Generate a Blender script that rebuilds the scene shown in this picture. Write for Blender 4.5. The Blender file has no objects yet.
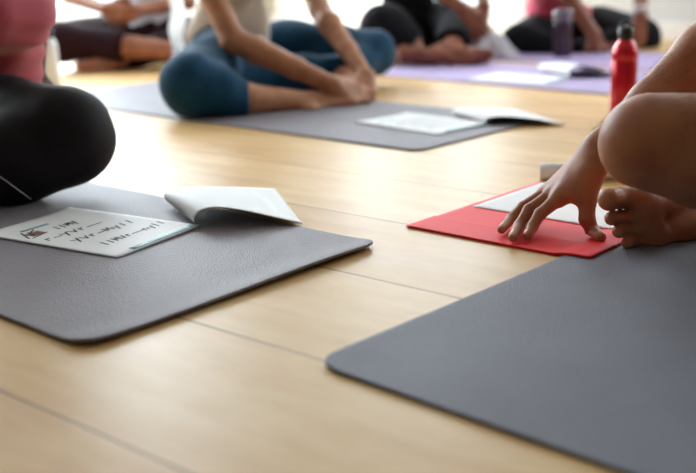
import bpy, bmesh, math, random
import numpy as np
from mathutils import Vector, Matrix
random.seed(7)
SC = bpy.context.scene
COL = SC.collection
PI = math.pi

# ------------------------------------------------------------------ camera
FPX, PITCH, ROLL, H = 1010.6, .27092, -.02954, .47
cam_d = bpy.data.cameras.new('camera'); cam = bpy.data.objects.new('camera', cam_d); COL.objects.link(cam)
cam_d.sensor_width = 36; cam_d.lens = FPX / 696 * 36
cam.matrix_world = Matrix.Translation((0, 0, H)) @ Matrix.Rotation(PI/2 - PITCH, 4, 'X') @ Matrix.Rotation(ROLL, 4, 'Z')
cam_d.clip_start = .02
cam_d.dof.use_dof = True; cam_d.dof.focus_distance = 1.70; cam_d.dof.aperture_fstop = 2.4
SC.camera = cam

def ray(px, py):
    x, y = px - 348, 236.5 - py
    c, s = math.cos(ROLL), math.sin(ROLL)
    x, y = x*c - y*s, x*s + y*c
    return x, y*math.sin(PITCH) + FPX*math.cos(PITCH), y*math.cos(PITCH) - FPX*math.sin(PITCH)
def gz(px, py, z=0.0):            # where a sight line meets the height z
    d = ray(px, py); t = (z - H)/d[2]
    return Vector((d[0]*t, d[1]*t, z))
def at(px, py, Y):                # where a sight line is Y metres into the room
    d = ray(px, py); t = Y/d[1]
    return Vector((d[0]*t, Y, H + d[2]*t))

# ------------------------------------------------------------------ materials
def lin(r, g, b):
    f = lambda c: (c/255/12.92) if c/255 <= .04045 else ((c/255+.055)/1.055)**2.4
    return (f(r), f(g), f(b), 1)
class NT:
    def __init__(s, name):
        s.m = bpy.data.materials.new(name); s.m.use_nodes = True; s.t = s.m.node_tree
        s.b = s.t.nodes['Principled BSDF']; s.out = s.t.nodes['Material Output']
    def n(s, typ, **kw):
        o = s.t.nodes.new(typ)
        for k, v in kw.items(): setattr(o, k, v)
        return o
    def l(s, a, b): s.t.links.new(a, b)
    def coord(s, scale=(1, 1, 1), rot=(0, 0, 0)):
        tc = s.n('ShaderNodeTexCoord'); mp = s.n('ShaderNodeMapping')
        mp.inputs['Scale'].default_value = scale; mp.inputs['Rotation'].default_value = rot
        s.l(tc.outputs['Object'], mp.inputs['Vector']); return mp.outputs['Vector']
    def noise(s, vec, scale, detail=3, rough=.5):
        o = s.n('ShaderNodeTexNoise'); o.inputs['Scale'].default_value = scale
        o.inputs['Detail'].default_value = detail; o.inputs['Roughness'].default_value = rough
        s.l(vec, o.inputs['Vector']); return o.outputs['Fac']
    def ramp(s, fac, stops):
        r = s.n('ShaderNodeValToRGB'); e = r.color_ramp.elements
        while len(e) < len(stops): e.new(.5)
        for k, (p, c) in enumerate(stops): e[k].position = p; e[k].color = c
        s.l(fac, r.inputs['Fac']); return r.outputs['Color']
    def bump(s, h, strength, dist=.001):
        b = s.n('ShaderNodeBump'); b.inputs['Strength'].default_value = strength; b.inputs['Distance'].default_value = dist
        s.l(h, b.inputs['Height']); s.l(b.outputs['Normal'], s.b.inputs['Normal']); return b
def simple(name, c, rough=.6, metal=0, var=.12, nscale=40, bump=0, bdist=.001, sheen=0, coat=0, scale=(1, 1, 1), spec=.5, sss=0):
    m = NT(name); v = m.coord(scale)
    a = tuple(x*(1-var) for x in c[:3]) + (1,); b = tuple(min(1, x*(1+var)) for x in c[:3]) + (1,)
    f = m.noise(v, nscale)
    m.l(m.ramp(f, [(.3, a), (.7, b)]), m.b.inputs['Base Color'])
    m.b.inputs['Roughness'].default_value = rough; m.b.inputs['Metallic'].default_value = metal
    m.b.inputs['Sheen Weight'].default_value = sheen; m.b.inputs['Coat Weight'].default_value = coat
    m.b.inputs['Specular IOR Level'].default_value = spec
    if sss:
        m.b.inputs['Subsurface Weight'].default_value = sss; m.b.inputs['Subsurface Radius'].default_value = (.010, .004, .002)
        m.b.inputs['Subsurface Scale'].default_value = 1
    if bump: m.bump(f, bump, bdist)
    return m.m

def skin(name, c, flush, rough=.48):
    m = NT(name); v = m.coord()
    big = m.noise(v, 18, 4); fine = m.noise(v, 240, 3)
    m.l(m.ramp(big, [(.32, flush), (.62, c)]), m.b.inputs['Base Color'])
    m.b.inputs['Roughness'].default_value = rough; m.b.inputs['Specular IOR Level'].default_value = .4
    m.b.inputs['Subsurface Weight'].default_value = .06
    m.b.inputs['Subsurface Radius'].default_value = (.010, .004, .002); m.b.inputs['Subsurface Scale'].default_value = 1
    m.bump(fine, .35, .0012)
    return m.m

# ------------------------------------------------------------------ object helpers
def link(name, me, mat=None, parent=None):
    o = bpy.data.objects.new(name, me); COL.objects.link(o)
    if mat is not None and me is not None: me.materials.append(mat)
    if parent is not None:
        o.parent = parent
        o.matrix_parent_inverse = parent.matrix_basis.inverted()
    return o
def tag(o, label=None, cat=None, group=None, kind=None):
    if label: o['label'] = label
    if cat: o['category'] = cat
    if group: o['group'] = group
    if kind: o['kind'] = kind
    return o
def empty(name, loc=(0, 0, 0), rz=0):
    o = bpy.data.objects.new(name, None); COL.objects.link(o); o.location = loc; o.rotation_euler = (0, 0, rz)
    o.empty_display_size = .05
    return o
def mesh_of(verts, faces, smooth=True):
    me = bpy.data.meshes.new('m'); me.from_pydata([tuple(v) for v in verts], [], faces); me.update()
    if smooth: me.polygons.foreach_set('use_smooth', [True]*len(me.polygons))
    return me
def bm_mesh(bm, smooth=True):
    me = bpy.data.meshes.new('m'); bmesh.ops.recalc_face_normals(bm, faces=bm.faces); bm.to_mesh(me); bm.free()
    if smooth: me.polygons.foreach_set('use_smooth', [True]*len(me.polygons))
    return me
def box_bm(bm, x0, x1, y0, y1, z0, z1, M=None):
    vs = [bm.verts.new((M @ Vector(p)) if M else p) for p in
          [(x0,y0,z0),(x1,y0,z0),(x1,y1,z0),(x0,y1,z0),(x0,y0,z1),(x1,y0,z1),(x1,y1,z1),(x0,y1,z1)]]
    for f in [(0,3,2,1),(4,5,6,7),(0,1,5,4),(1,2,6,5),(2,3,7,6),(3,0,4,7)]: bm.faces.new([vs[i] for i in f])
def lathe(profile, seg=40, c=(0, 0, 0)):
    vs, fs = [], []
    for r, z in profile:
        for k in range(seg):
            a = 2*PI*k/seg; vs.append((c[0]+r*math.cos(a), c[1]+r*math.sin(a), c[2]+z))
    for i in range(len(profile)-1):
        for k in range(seg):
            j = (k+1) % seg; fs.append((i*seg+k, i*seg+j, (i+1)*seg+j, (i+1)*seg+k))
    fs.append(tuple(reversed(range(seg)))); fs.append(tuple((len(profile)-1)*seg+k for k in range(seg)))
    return mesh_of(vs, fs)
def tube(pts, r, seg=8):
    cu = bpy.data.curves.new('c', 'CURVE'); cu.dimensions = '3D'; sp = cu.splines.new('POLY'); sp.points.add(len(pts)-1)
    for p, q in zip(sp.points, pts): p.co = (*q, 1)
    cu.bevel_depth = r; cu.bevel_resolution = 2; cu.use_fill_caps = True
    o = bpy.data.objects.new('t', cu); COL.objects.link(o)
    me = bpy.data.meshes.new_from_object(o.evaluated_get(bpy.context.evaluated_depsgraph_get()))
    bpy.data.objects.remove(o)
    me.polygons.foreach_set('use_smooth', [True]*len(me.polygons))
    return me
def loft(rows, thick=.0003, sink=0.):
    """sheet through rows of points, with real thickness"""
    n, m = len(rows), len(rows[0])
    A = np.array([[tuple(p) for p in r] for r in rows], float)
    du = np.gradient(A, axis=0); dv = np.gradient(A, axis=1)
    N = np.cross(du, dv); N /= np.linalg.norm(N, axis=2, keepdims=True) + 1e-12
    A = A - N*sink*(1 if N[-8:, :, 2].mean() > 0 else -1)
    top = (A + N*thick/2).reshape(-1, 3); bot = (A - N*thick/2).reshape(-1, 3)
    vs = list(map(tuple, np.vstack([top, bot]))); K = n*m; fs = []
    for i in range(n-1):
        for j in range(m-1):
            a, b, c, d = i*m+j, (i+1)*m+j, (i+1)*m+j+1, i*m+j+1
            fs.append((a, b, c, d)); fs.append((d+K, c+K, b+K, a+K))
    rim = [i*m for i in range(n)] + [(n-1)*m+j for j in range(1, m)] + [i*m+m-1 for i in range(n-2, -1, -1)] + [j for j in range(m-2, 0, -1)]
    for a, b in zip(rim, rim[1:]+rim[:1]): fs.append((b, a, a+K, b+K))
    return mesh_of(vs, fs)
def bez(P, n):
    """smooth (Catmull-Rom) curve through P"""
    P = [Vector(p) for p in P]; Q = [2*P[0]-P[1]] + P + [2*P[-1]-P[-2]]; out = []
    for k in range(n):
        t = k/(n-1)*(len(P)-1); i = min(int(t), len(P)-2); t -= i
        a, b, c, d = Q[i:i+4]
        out.append(.5*((2*b)+(c-a)*t+(2*a-5*b+4*c-d)*t*t+(3*b-a-3*c+d)*t**3))
    return out

# ------------------------------------------------------------------ organic surfaces: blended limbs meshed on a grid
F = np.float32
def cap(a, b, ra, rb=None, flat=None, sq=None):
    """tapered limb segment; flat=(point, outward direction) ends it in a plane (a hem)"""
    return ('c', np.array(tuple(a), F), np.array(tuple(b), F), ra, ra if rb is None else rb, flat)
def ell(c, r, X=(1, 0, 0), Y=(0, 1, 0), Z=(0, 0, 1)):
    R = np.array([tuple(Vector(X).normalized()), tuple(Vector(Y).normalized()), tuple(Vector(Z).normalized())], F)
    return ('e', np.array(tuple(c), F), np.array(r, F), R, None, None)
def chain(pts):
    """pts: (point, radius) ..."""
    return [cap(p[0], q[0], p[1], q[1]) for p, q in zip(pts, pts[1:])]
def dist(pr, P, infl=0):
    if pr[0] == 'c':
        _, a, b, ra, rb, flat = pr
        ba = b - a; pa = P - a
        h = np.clip((pa @ ba)/max(float(ba @ ba), 1e-9), 0, 1)
        d = np.sqrt(((pa - h[..., None]*ba)**2).sum(-1)) - (ra + (rb-ra)*h) - infl
        if flat is not None:
            d = np.maximum(d, (P - np.array(tuple(flat[0]), F)) @ np.array(tuple(Vector(flat[1]).normalized()), F))
        return d
    _, c, r, R, _, _ = pr
    q = (P - c) @ R.T; r = r + infl
    k0 = np.sqrt(((q/r)**2).sum(-1)); k1 = np.sqrt(((q/(r*r))**2).sum(-1)) + 1e-9
    return np.where(k0 < 1e-6, -r.min(), k0*(k0-1)/k1)
def smin(a, b, k):
    h = np.clip(.5 + .5*(b-a)/k, 0, 1)
    return b*(1-h) + a*h - k*h*(1-h)
def gdist(prims, P, k, infl=0):
    d = dist(prims[0], P, infl)
    for p in prims[1:]:
        e = dist(p, P, infl); d = smin(d, e, k) if k else np.minimum(d, e)
    return d
def field(ops, P, masks=None):
    """ops: ('add', prims, k_inner, k_outer) | ('twig', prims, k_inner, k_outer) | ('cut', prims) | ('disp', fn)"""
    shp = P.shape[:-1]; D = np.full(shp, 9., F); S = None; cents = []
    for i, op in enumerate(ops):
        if op[0] == 'disp':
            D = D + op[1](P); cents.append(None); continue
        if op[0] == 'clip':
            D = np.maximum(D, op[1](P)); cents.append(None); continue
        if op[0] == 'twig' and S is None: S = D.copy()
        if op[0] != 'twig': S = None
        if masks is None:
            d = gdist(op[1], P, op[2] if len(op) > 2 else 0); cents.append(d); sel = Ellipsis; Ps = P
        else:
            sel = masks[i]
            if not sel.any(): continue
            d = gdist(op[1], P[sel], op[2] if len(op) > 2 else 0)
        if op[0] == 'add': D[sel] = smin(D[sel], d, op[3])
        elif op[0] == 'twig': D[sel] = np.minimum(D[sel], smin(S[sel], d, op[3]))
        elif op[0] == 'cut': D[sel] = np.maximum(D[sel], -d)
    return (D, cents) if masks is None else D
def axis(*spans):
    """spans: (start, end, step) ... one after another"""
    out = []
    for a, b, s in spans:
        n = max(1, round((b-a)/s)); out += [a + (b-a)*k/n for k in range(n)]
    out.append(spans[-1][1])
    s = spans[-1][2]
    while len(out) % 8: out.append(out[-1]+s)
    return np.array(out, F)
def organic(ops, xs, ys, zs, margin=.004):
    B = 8; n = [len(xs), len(ys), len(zs)]; nb = [k//B for k in n]
    mid = lambda a: a.reshape(-1, B).mean(1)
    half = lambda a: (a.reshape(-1, B)[:, -1] - a.reshape(-1, B)[:, 0])/2
    C = np.stack(np.meshgrid(mid(xs), mid(ys), mid(zs), indexing='ij'), -1).reshape(-1, 3)
    hd = np.sqrt(sum(h**2 for h in np.meshgrid(half(xs), half(ys), half(zs), indexing='ij'))).reshape(-1)
    cell = max(np.diff(xs).max(), np.diff(ys).max(), np.diff(zs).max())
    Dc, cents = field(ops, C)
    hd = hd + cell*2
    act = np.abs(Dc) < hd*1.6 + margin
    V = np.repeat(Dc[:, None], B**3, 1)
    idx = np.nonzero(act)[0]
    bi, bj, bk = np.unravel_index(idx, nb); o = np.arange(B)
    CH = 1500
    for s in range(0, len(idx), CH):
        I = idx[s:s+CH]
        X = xs[bi[s:s+CH, None]*B + o]; Y = ys[bj[s:s+CH, None]*B + o]; Z = zs[bk[s:s+CH, None]*B + o]
        P = np.empty((len(I), B, B, B, 3), F)
        P[..., 0] = X[:, :, None, None]; P[..., 1] = Y[:, None, :, None]; P[..., 2] = Z[:, None, None, :]
        P = P.reshape(len(I), B**3, 3)
        masks = [None if c is None else (c[I] < np.abs(Dc[I]) + 2.2*hd[I] + .05) for c in cents]
        V[I] = field(ops, P, masks)
    V = V.reshape(*nb, B, B, B).transpose(0, 3, 1, 4, 2, 5).reshape(n)
    ins = V < 0
    ins[0] = ins[-1] = False; ins[:, 0] = ins[:, -1] = False; ins[:, :, 0] = ins[:, :, -1] = False
    V = np.where(ins, V, np.abs(V)+1e-7)
    cnt = np.zeros([k-1 for k in n], np.int8)
    for a in (0, 1):
        for b in (0, 1):
            for c in (0, 1):
                cnt += ins[a:n[0]-1+a, b:n[1]-1+b, c:n[2]-1+c]
    ci = np.argwhere((cnt > 0) & (cnt < 8)); del cnt
    vid = np.full([k-1 for k in n], -1, np.int32); vid[tuple(ci.T)] = np.arange(len(ci))
    acc = np.zeros((len(ci), 3)); w = np.zeros(len(ci))
    G = (xs, ys, zs)
    for ax in range(3):
        o1, o2 = [q for q in range(3) if q != ax]
        for a in (0, 1):
            for b in (0, 1):
                p = ci.copy(); p[:, o1] += a; p[:, o2] += b; q = p.copy(); q[:, ax] += 1
                vp = V[tuple(p.T)]; vq = V[tuple(q.T)]; m = (vp < 0) != (vq < 0)
                t = np.where(m, vp/(vp-vq+1e-12), 0)
                for d in range(3):
                    g0 = G[d][p[:, d]]; g1 = G[d][q[:, d]]
                    acc[:, d] += np.where(m, g0 + (g1-g0)*t, 0)
                w += m
    vs = acc/w[:, None]
    quads = []
    for ax in range(3):
        o1, o2 = [(1, 2), (2, 0), (0, 1)][ax]
        sl0 = [slice(None)]*3; sl1 = [slice(None)]*3; sl0[ax] = slice(0, -1); sl1[ax] = slice(1, None)
        a, b = ins[tuple(sl0)], ins[tuple(sl1)]
        for flip, m in ((False, a & ~b), (True, ~a & b)):
            e = np.argwhere(m); e = e[(e[:, o1] > 0) & (e[:, o2] > 0)]
            def g(d1, d2):
                q = e.copy(); q[:, o1] -= d1; q[:, o2] -= d2; return vid[tuple(q.T)]
            Q = np.stack([g(1, 1), g(0, 1), g(0, 0), g(1, 0)], 1)
            quads.append(Q[:, ::-1] if flip else Q)
    Q = np.vstack(quads); Q = Q[(Q >= 0).all(1)]
    me = bpy.data.meshes.new('m')
    me.vertices.add(len(vs)); me.vertices.foreach_set('co', vs.astype(F).ravel())
    me.loops.add(len(Q)*4); me.loops.foreach_set('vertex_index', Q.astype(np.int32).ravel())
    me.polygons.add(len(Q)); me.polygons.foreach_set('loop_start', np.arange(len(Q), dtype=np.int32)*4)
    me.polygons.foreach_set('use_smooth', np.ones(len(Q), bool))
    me.update(calc_edges=True); me.validate()
    return me
def bounds(ops, pad):
    lo = np.full(3, 9.); hi = -lo
    for op in ops:
        if op[0] not in ('add', 'twig'): continue
        for p in op[1]:
            if p[0] == 'c':
                for c, r in ((p[1], p[3]), (p[2], p[4])): lo = np.minimum(lo, c-r); hi = np.maximum(hi, c+r)
            else:
                r = p[2].max(); lo = np.minimum(lo, p[1]-r); hi = np.maximum(hi, p[1]+r)
    return lo-pad, hi+pad
def grow(name, ops, step, mat, parent, spans=None, smooth=0):
    if spans is None:
        lo, hi = bounds(ops, step*3+.01)
        spans = [[(lo[i], hi[i], step)] for i in range(3)]
    me = organic(ops, *[axis(*s) for s in spans])
    # keep the vertices near the parent's own base
    o = link(name, me, mat, parent)
    if smooth:
        md = o.modifiers.new('smooth', 'SMOOTH'); md.factor = .5; md.iterations = smooth
    return o

# ------------------------------------------------------------------ anatomy
class Frame:
    def __init__(s, o, x, y, z):
        s.o = Vector(o); s.x = Vector(x).normalized(); z = Vector(z)
        z = (z - s.x*z.dot(s.x)).normalized(); s.z = z
        c = s.x.cross(z); s.y = c if c.dot(Vector(y)) > 0 else -c
    def __call__(s, x, y, z): return s.o + s.x*x + s.y*y + s.z*z
def hand_ops(wrist, fdir, tdir, back, curl=.5, spread=1., k=1.):
    """wrist point, finger direction, thumb side direction, back-of-hand direction"""
    f = Frame(wrist, fdir, tdir, back); ops = []
    ys = (.030, .010, -.010, -.028); xl = (.088, .092, .087, .079)
    palm = [cap(f(.0, y*.5, 0), f(xl[i], y, 0), .017*k, .0125*k) for i, y in enumerate(ys)]
    palm.append(cap(f(.01, .012, -.008), f(.05, .032, -.012), .018*k, .013*k))
    ops.append(('add', palm, .012, .012))
    Ls = ((.042, .026, .021), (.046, .029, .022), (.043, .027, .021), (.034, .021, .019))
    for i, y in enumerate(ys):
        a = -curl*.35; p = f(xl[i], y, 0); pts = [(p, .0115*k)]; sp = spread*(.10, .02, -.06, -.14)[i]
        for j, L in enumerate(Ls[i]):
            a -= 0 if j == 0 else curl*.9
            dd = f.x*math.cos(a) + f.z*math.sin(a) + f.y*sp*math.cos(a)
            p = p + dd.normalized()*L; pts.append((p, (.0096, .0088, .0072)[j]*k*(1 if i < 3 else .88)))
        ops.append(('twig', chain(pts), .004, .006))
    t = [(f(.018, .020, -.008), .015*k), (f(.048, .046, -.014), .0125*k), (f(.074, .058, -.02-.012*curl), .0105*k), (f(.096, .060-.01*curl, -.024-.024*curl), .0085*k)]
    ops.append(('twig', chain(t), .004, .010))
    return ops
def foot_ops(ankle, tdir, big, dors, s=1.):
    f = Frame(ankle, tdir, big, dors)
    pr = [cap(f(-.045*s, 0, -.055*s), f(-.01*s, 0, -.005), .030*s, .034*s),
          cap(f(-.03*s, 0, -.055*s), f(.07*s, -.02*s, -.062*s), .028*s, .020*s),
          cap(f(.0, 0, -.012*s), f(.13*s, .022*s, -.060*s), .034*s, .019*s),
          cap(f(.02, -.005*s, -.03*s), f(.11*s, -.022*s, -.066*s), .028*s, .015*s),
          cap(f(.13*s, .024*s, -.062*s), f(.112*s, -.026*s, -.068*s), .018*s, .014*s)]
    ops = [('add', pr, .018, .02)]
    toes = ((.032, .050, .0140), (.009, .045, .0090), (-.0075, .038, .0086), (-.022, .031, .0082), (-.035, .026, .0086))
    for i, (y, L, r) in enumerate(toes):
        x0 = .135 - (.0, .0, .005, .012, .022)[i]
        ops.append(('twig', chain([(f(x0*s, y*s, -.064*s), r*s*1.02), (f((x0+L*.55)*s, y*1.04*s, -.060*s), r*s*.92), (f((x0+L)*s, y*1.03*s, -.068*s), r*s*1.02)]), .004, .0055))
    return ops
def head_ops(c, face, up=(0, 0, 1)):
    f = Frame(c, face, Vector(up).cross(Vector(face)), up)
    e = lambda p, r: ell(f(*p), r, f.x, f.y, f.z)
    pr = [e((-.012, 0, .03), (.092, .074, .088)), e((.022, 0, -.035), (.062, .056, .068)), e((.055, 0, -.085), (.025, .026, .018)),
          cap(f(.078, 0, .005), f(.104, 0, -.028), .007, .011), e((.076, 0, .022), (.014, .045, .010)),
          cap(f(.082, .014, -.056), f(.082, -.014, -.056), .006, .006), cap(f(.08, .012, -.066), f(.08, -.012, -.066), .007, .007)]
    ears = [e((-.004, s*.075, -.01), (.018, .008, .030)) for s in (-1, 1)]
    eyes = [e((.083, s*.031, 0), (.010, .017, .009)) for s in (-1, 1)]
    return [('add', pr, .018, .02), ('add', ears, .003, .008), ('cut', eyes)], f
def torso_prims(pel, waist, chest, neck, F_, Lside, w=1.):
    """F_: facing; Lside: the person's left"""
    def e(c, r): return ell(c, r, F_, Lside, Vector(F_).cross(Vector(Lside)))
    return [e(pel, (.125*w, .165*w, .115)), e(waist, (.10*w, .130*w, .12)), e(chest, (.110*w, .155*w, .15)),
            cap(Vector(chest)+Vector(Lside)*.12+Vector((0, 0, .11)), Vector(chest)-Vector(Lside)*.12+Vector((0, 0, .11)), .06*w, .06*w),
            cap(Vector(chest)+Vector((0, 0, .10)), neck, .065, .052)]
def folds(amp, f1, f2, seed=0.):
    def fn(P):
        q = P*F(1)
        a = np.sin(q[..., 0]*f1 + 2.1*np.sin(q[..., 2]*f2+seed) + q[..., 1]*f1*.4)
        b = np.sin(q[..., 2]*f1*1.3 + 1.7*np.sin(q[..., 0]*f2*1.2+seed*2) - q[..., 1]*f1*.6)
        return (amp*(a*.6 + b*.6 + .3*a*b)).astype(F)
    return fn

# ================================================================== SETTING
AN = math.radians(-41.3)                       # direction the boards run
BU = Vector((math.cos(AN), math.sin(AN), 0)); BV = Vector((-math.sin(AN), math.cos(AN), 0))
def uv(u, v, z=0): return BU*u + BV*v + Vector((0, 0, z))

def floor_mat():
    m = NT('oak_boards'); tc = m.n('ShaderNodeTexCoord')
    mp = m.n('ShaderNodeMapping'); mp.vector_type = 'POINT'; mp.inputs['Rotation'].default_value = (0, 0, .7022)
    m.l(tc.outputs['Object'], mp.inputs['Vector'])
    sx = m.n('ShaderNodeSeparateXYZ'); m.l(mp.outputs['Vector'], sx.inputs['Vector'])
    W, T0 = .2853, .5593
    def M(op, a, b=None):
        o = m.n('ShaderNodeMath'); o.operation = op
        for k, q in enumerate((a, b)):
            if q is None: continue
            if isinstance(q, (int, float)): o.inputs[k].default_value = q
            else: m.l(q, o.inputs[k])
        return o.outputs[0]
    v = M('DIVIDE', M('SUBTRACT', sx.outputs['Y'], T0), W)
    row = M('FLOOR', v); fr = M('SUBTRACT', v, row)
    e = M('MULTIPLY', M('MINIMUM', fr, M('SUBTRACT', 1., fr)), W)             # metres to the nearest long seam
    wn = m.n('ShaderNodeTexWhiteNoise'); wn.noise_dimensions = '1D'; m.l(row, wn.inputs['W'])
    u = M('DIVIDE', M('ADD', sx.outputs['X'], M('ADD', M('MULTIPLY', wn.outputs['Value'], .8), 4.2)), 9.0)
    col = M('FLOOR', u); fu = M('SUBTRACT', u, col)
    e2 = M('MULTIPLY', M('MINIMUM', fu, M('SUBTRACT', 1., fu)), 9.0)
    seam = M('MINIMUM', e, e2)
    wn2 = m.n('ShaderNodeTexWhiteNoise'); wn2.noise_dimensions = '2D'
    cb = m.n('ShaderNodeCombineXYZ'); m.l(row, cb.inputs[0]); m.l(col, cb.inputs[1]); m.l(cb.outputs[0], wn2.inputs['Vector'])
    ms = m.n('ShaderNodeMapping'); ms.inputs['Scale'].default_value = (1.2, 8, 1); m.l(mp.outputs['Vector'], ms.inputs['Vector'])
    ad = m.n('ShaderNodeVectorMath'); ad.operation = 'ADD'; m.l(ms.outputs['Vector'], ad.inputs[0])
    sc = m.n('ShaderNodeVectorMath'); sc.operation = 'SCALE'; m.l(cb.outputs[0], sc.inputs[0]); sc.inputs['Scale'].default_value = 7.3
    m.l(sc.outputs[0], ad.inputs[1])
    g1 = m.noise(ad.outputs[0], 2.2, 5, .6)
    ms2 = m.n('ShaderNodeMapping'); ms2.inputs['Scale'].default_value = (2.5, 5, 1); m.l(mp.outputs['Vector'], ms2.inputs['Vector'])
    g2 = m.noise(ms2.outputs['Vector'], 1.5, 3, .55)
    mix = M('ADD', M('MULTIPLY', g1, .42), M('MULTIPLY', g2, .58)); mix = M('ADD', mix, M('MULTIPLY', M('SUBTRACT', wn2.outputs['Value'], .5), .10))
    c = m.ramp(mix, [(.32, lin(203, 157, 99)), (.50, lin(222, 181, 122)), (.66, lin(232, 198, 144))])
    gm = m.n('ShaderNodeMix'); gm.data_type = 'RGBA'
    r = m.ramp(M('DIVIDE', seam, .0036), [(.25, (0, 0, 0, 1)), (.9, (1, 1, 1, 1))])
    m.l(r, gm.inputs['Factor']); gm.inputs['A'].default_value = lin(138, 98, 54); m.l(c, gm.inputs['B'])
    m.l(gm.outputs['Result'], m.b.inputs['Base Color'])
    rr = m.n('ShaderNodeMapRange'); m.l(g2, rr.inputs['Value']); rr.inputs['To Min'].default_value = .36; rr.inputs['To Max'].default_value = .46
    m.l(rr.outputs['Result'], m.b.inputs['Roughness'])
    m.b.inputs['Specular IOR Level'].default_value = .38
    b = m.bump(M('ADD', M('MULTIPLY', r, 1.), M('MULTIPLY', g1, .05)), .3, .001)
    return m.m

WALL = simple('white_paint', lin(206, 206, 202), .85, var=.02, nscale=3)
WALLG = simple('grey_paint', lin(112, 108, 102), .85, var=.02, nscale=3)
CEIL = simple('ceiling_paint', lin(172, 171, 168), .9, var=.01, nscale=3)
TRIM = simple('trim_paint', lin(236, 234, 230), .5, var=.02)

U0, U1, V0, V1, ZC = -5.2, 4.6, -3.0, 5.15, 2.9
bm = bmesh.new(); box_bm(bm, U0, U1, V0, V1, -.05, 0, Matrix.Rotation(AN, 4, 'Z'))
FLOOR = tag(link('floor', bm_mesh(bm, False), floor_mat()), kind='structure')
bm = bmesh.new(); box_bm(bm, U0, U1, V0, V1, ZC, ZC+.08, Matrix.Rotation(AN, 4, 'Z'))
tag(link('ceiling', bm_mesh(bm, False), CEIL), kind='structure')

def wall(name, along, a0, a1, c, thick, holes, out, mt=None):
    """wall with window openings; along 'u' or 'v'; holes: (a0, a1, z0, z1)"""
    bm = bmesh.new(); R = Matrix.Rotation(AN, 4, 'Z')
    def bx(p, q, z0, z1):
        c0, c1 = (c, c+thick) if out > 0 else (c-thick, c)
        if along == 'u': box_bm(bm, p, q, c0, c1, z0, z1, R)
        else: box_bm(bm, c0, c1, p, q, z0, z1, R)
    x = a0
    for (h0, h1, z0, z1) in sorted(holes):
        if h0 > x: bx(x, h0, 0, ZC)
        bx(h0, h1, 0, z0) if z0 > 0 else None
        bx(h0, h1, z1, ZC); x = h1
    bx(x, a1, 0, ZC)
    tag(link(name, bm_mesh(bm, False), mt or WALL), kind='structure')
GL = bpy.data.materials.new('window_glass'); GL.use_nodes = True
t = GL.node_tree; t.nodes.remove(t.nodes['Principled BSDF'])
tr = t.nodes.new('ShaderNodeBsdfTransparent'); gl = t.nodes.new('ShaderNodeBsdfGlossy'); gl.inputs['Roughness'].default_value = .03
mx = t.nodes.new('ShaderNodeMixShader'); mx.inputs[0].default_value = .06
tr.inputs[0].default_value = (.95, .97, .97, 1)
t.links.new(tr.outputs[0], mx.inputs[1]); t.links.new(gl.outputs[0], mx.inputs[2]); t.links.new(mx.outputs[0], t.nodes['Material Output'].inputs['Surface'])
nwin = [0]
def window(along, a0, a1, z0, z1, c, out, power):
    nwin[0] += 1; R = Matrix.Rotation(AN, 4, 'Z'); bm = bmesh.new()
    def bx(bm, p, q, z0, z1, d0, d1):
        if along == 'u': box_bm(bm, p, q, min(c+out*d0, c+out*d1), max(c+out*d0, c+out*d1), z0, z1, R)
        else: box_bm(bm, min(c+out*d0, c+out*d1), max(c+out*d0, c+out*d1), p, q, z0, z1, R)
    f = .055
    bx(bm, a0, a1, z0, z0+f, .05, .11); bx(bm, a0, a1, z1-f, z1, .05, .11)
    n = max(1, round((a1-a0)/.8))
    for k in range(n+1):
        x = a0 + (a1-a0-f)*k/n; bx(bm, x, x+f, z0+f, z1-f, .05, .11)
    bx(bm, a0+f, a1-f, 1.62, 1.66, .055, .105)
    fr = tag(link('window_%d' % nwin[0], bm_mesh(bm, False), TRIM), kind='structure')
    bm = bmesh.new(); bx(bm, a0+f*.5, a1-f*.5, z0+f*.5, z1-f*.5, .078, .084)
    link('pane', bm_mesh(bm, False), GL, fr)
    L = bpy.data.lights.new('window_daylight', 'AREA'); L.shape = 'RECTANGLE'; L.size = a1-a0; L.size_y = z1-z0
    L.energy = power; L.color = (.86, .93, 1.0)
    o = bpy.data.objects.new('window_daylight', L); COL.objects.link(o)
    mid = (a0+a1)/2; o.location = uv(mid, c+out*.25, (z0+z1)/2) if along == 'u' else uv(c+out*.25, mid, (z0+z1)/2)
    inward = (BV if along == 'u' else BU)*(-out)
    o.rotation_euler = inward.to_track_quat('-Z', 'Z').to_euler()
wb = [(-4.7, -3.3, .12, 2.6), (-1.9, -.6, .5, 2.6), (.2, 1.6, .5, 2.6)]
wl = [(.2, 1.9, .3, 2.6), (2.3, 4.9, .12, 2.7)]
wall('wall_back', 'u', U0, U1, V1, .14, wb, 1); wall('wall_left', 'v', V0, V1, U0, .14, wl, -1)
wall('wall_right', 'v', V0, V1, U1, .14, [], 1, WALLG); wall('wall_front', 'u', U0, U1, V0, .14, [], -1, WALLG)
WP = 1.0
for h, p in zip(wb, (66, 38, 22)): window('u', *h, V1, 1, p*WP)
for h, p in zip(wl, (50, 215)): window('v', *h, U0, -1, p*WP)
R = Matrix.Rotation(AN, 4, 'Z')
for nm, a in (('baseboard_back', (U0, U1, V1-.016, V1, 0, .09)), ('baseboard_left', (U0, U0+.016, V0, V1-.016, 0, .09)),
              ('baseboard_right', (U1-.016, U1, V0, V1-.016, 0, .09))):
    bm = bmesh.new(); box_bm(bm, *a, R); tag(link(nm, bm_mesh(bm, False), TRIM), kind='structure')

W = bpy.data.worlds.new('sky'); SC.world = W; W.use_nodes = True
W.node_tree.nodes['Background'].inputs[0].default_value = (.86, .94, 1, 1); W.node_tree.nodes['Background'].inputs[1].default_value = 1.6

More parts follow.
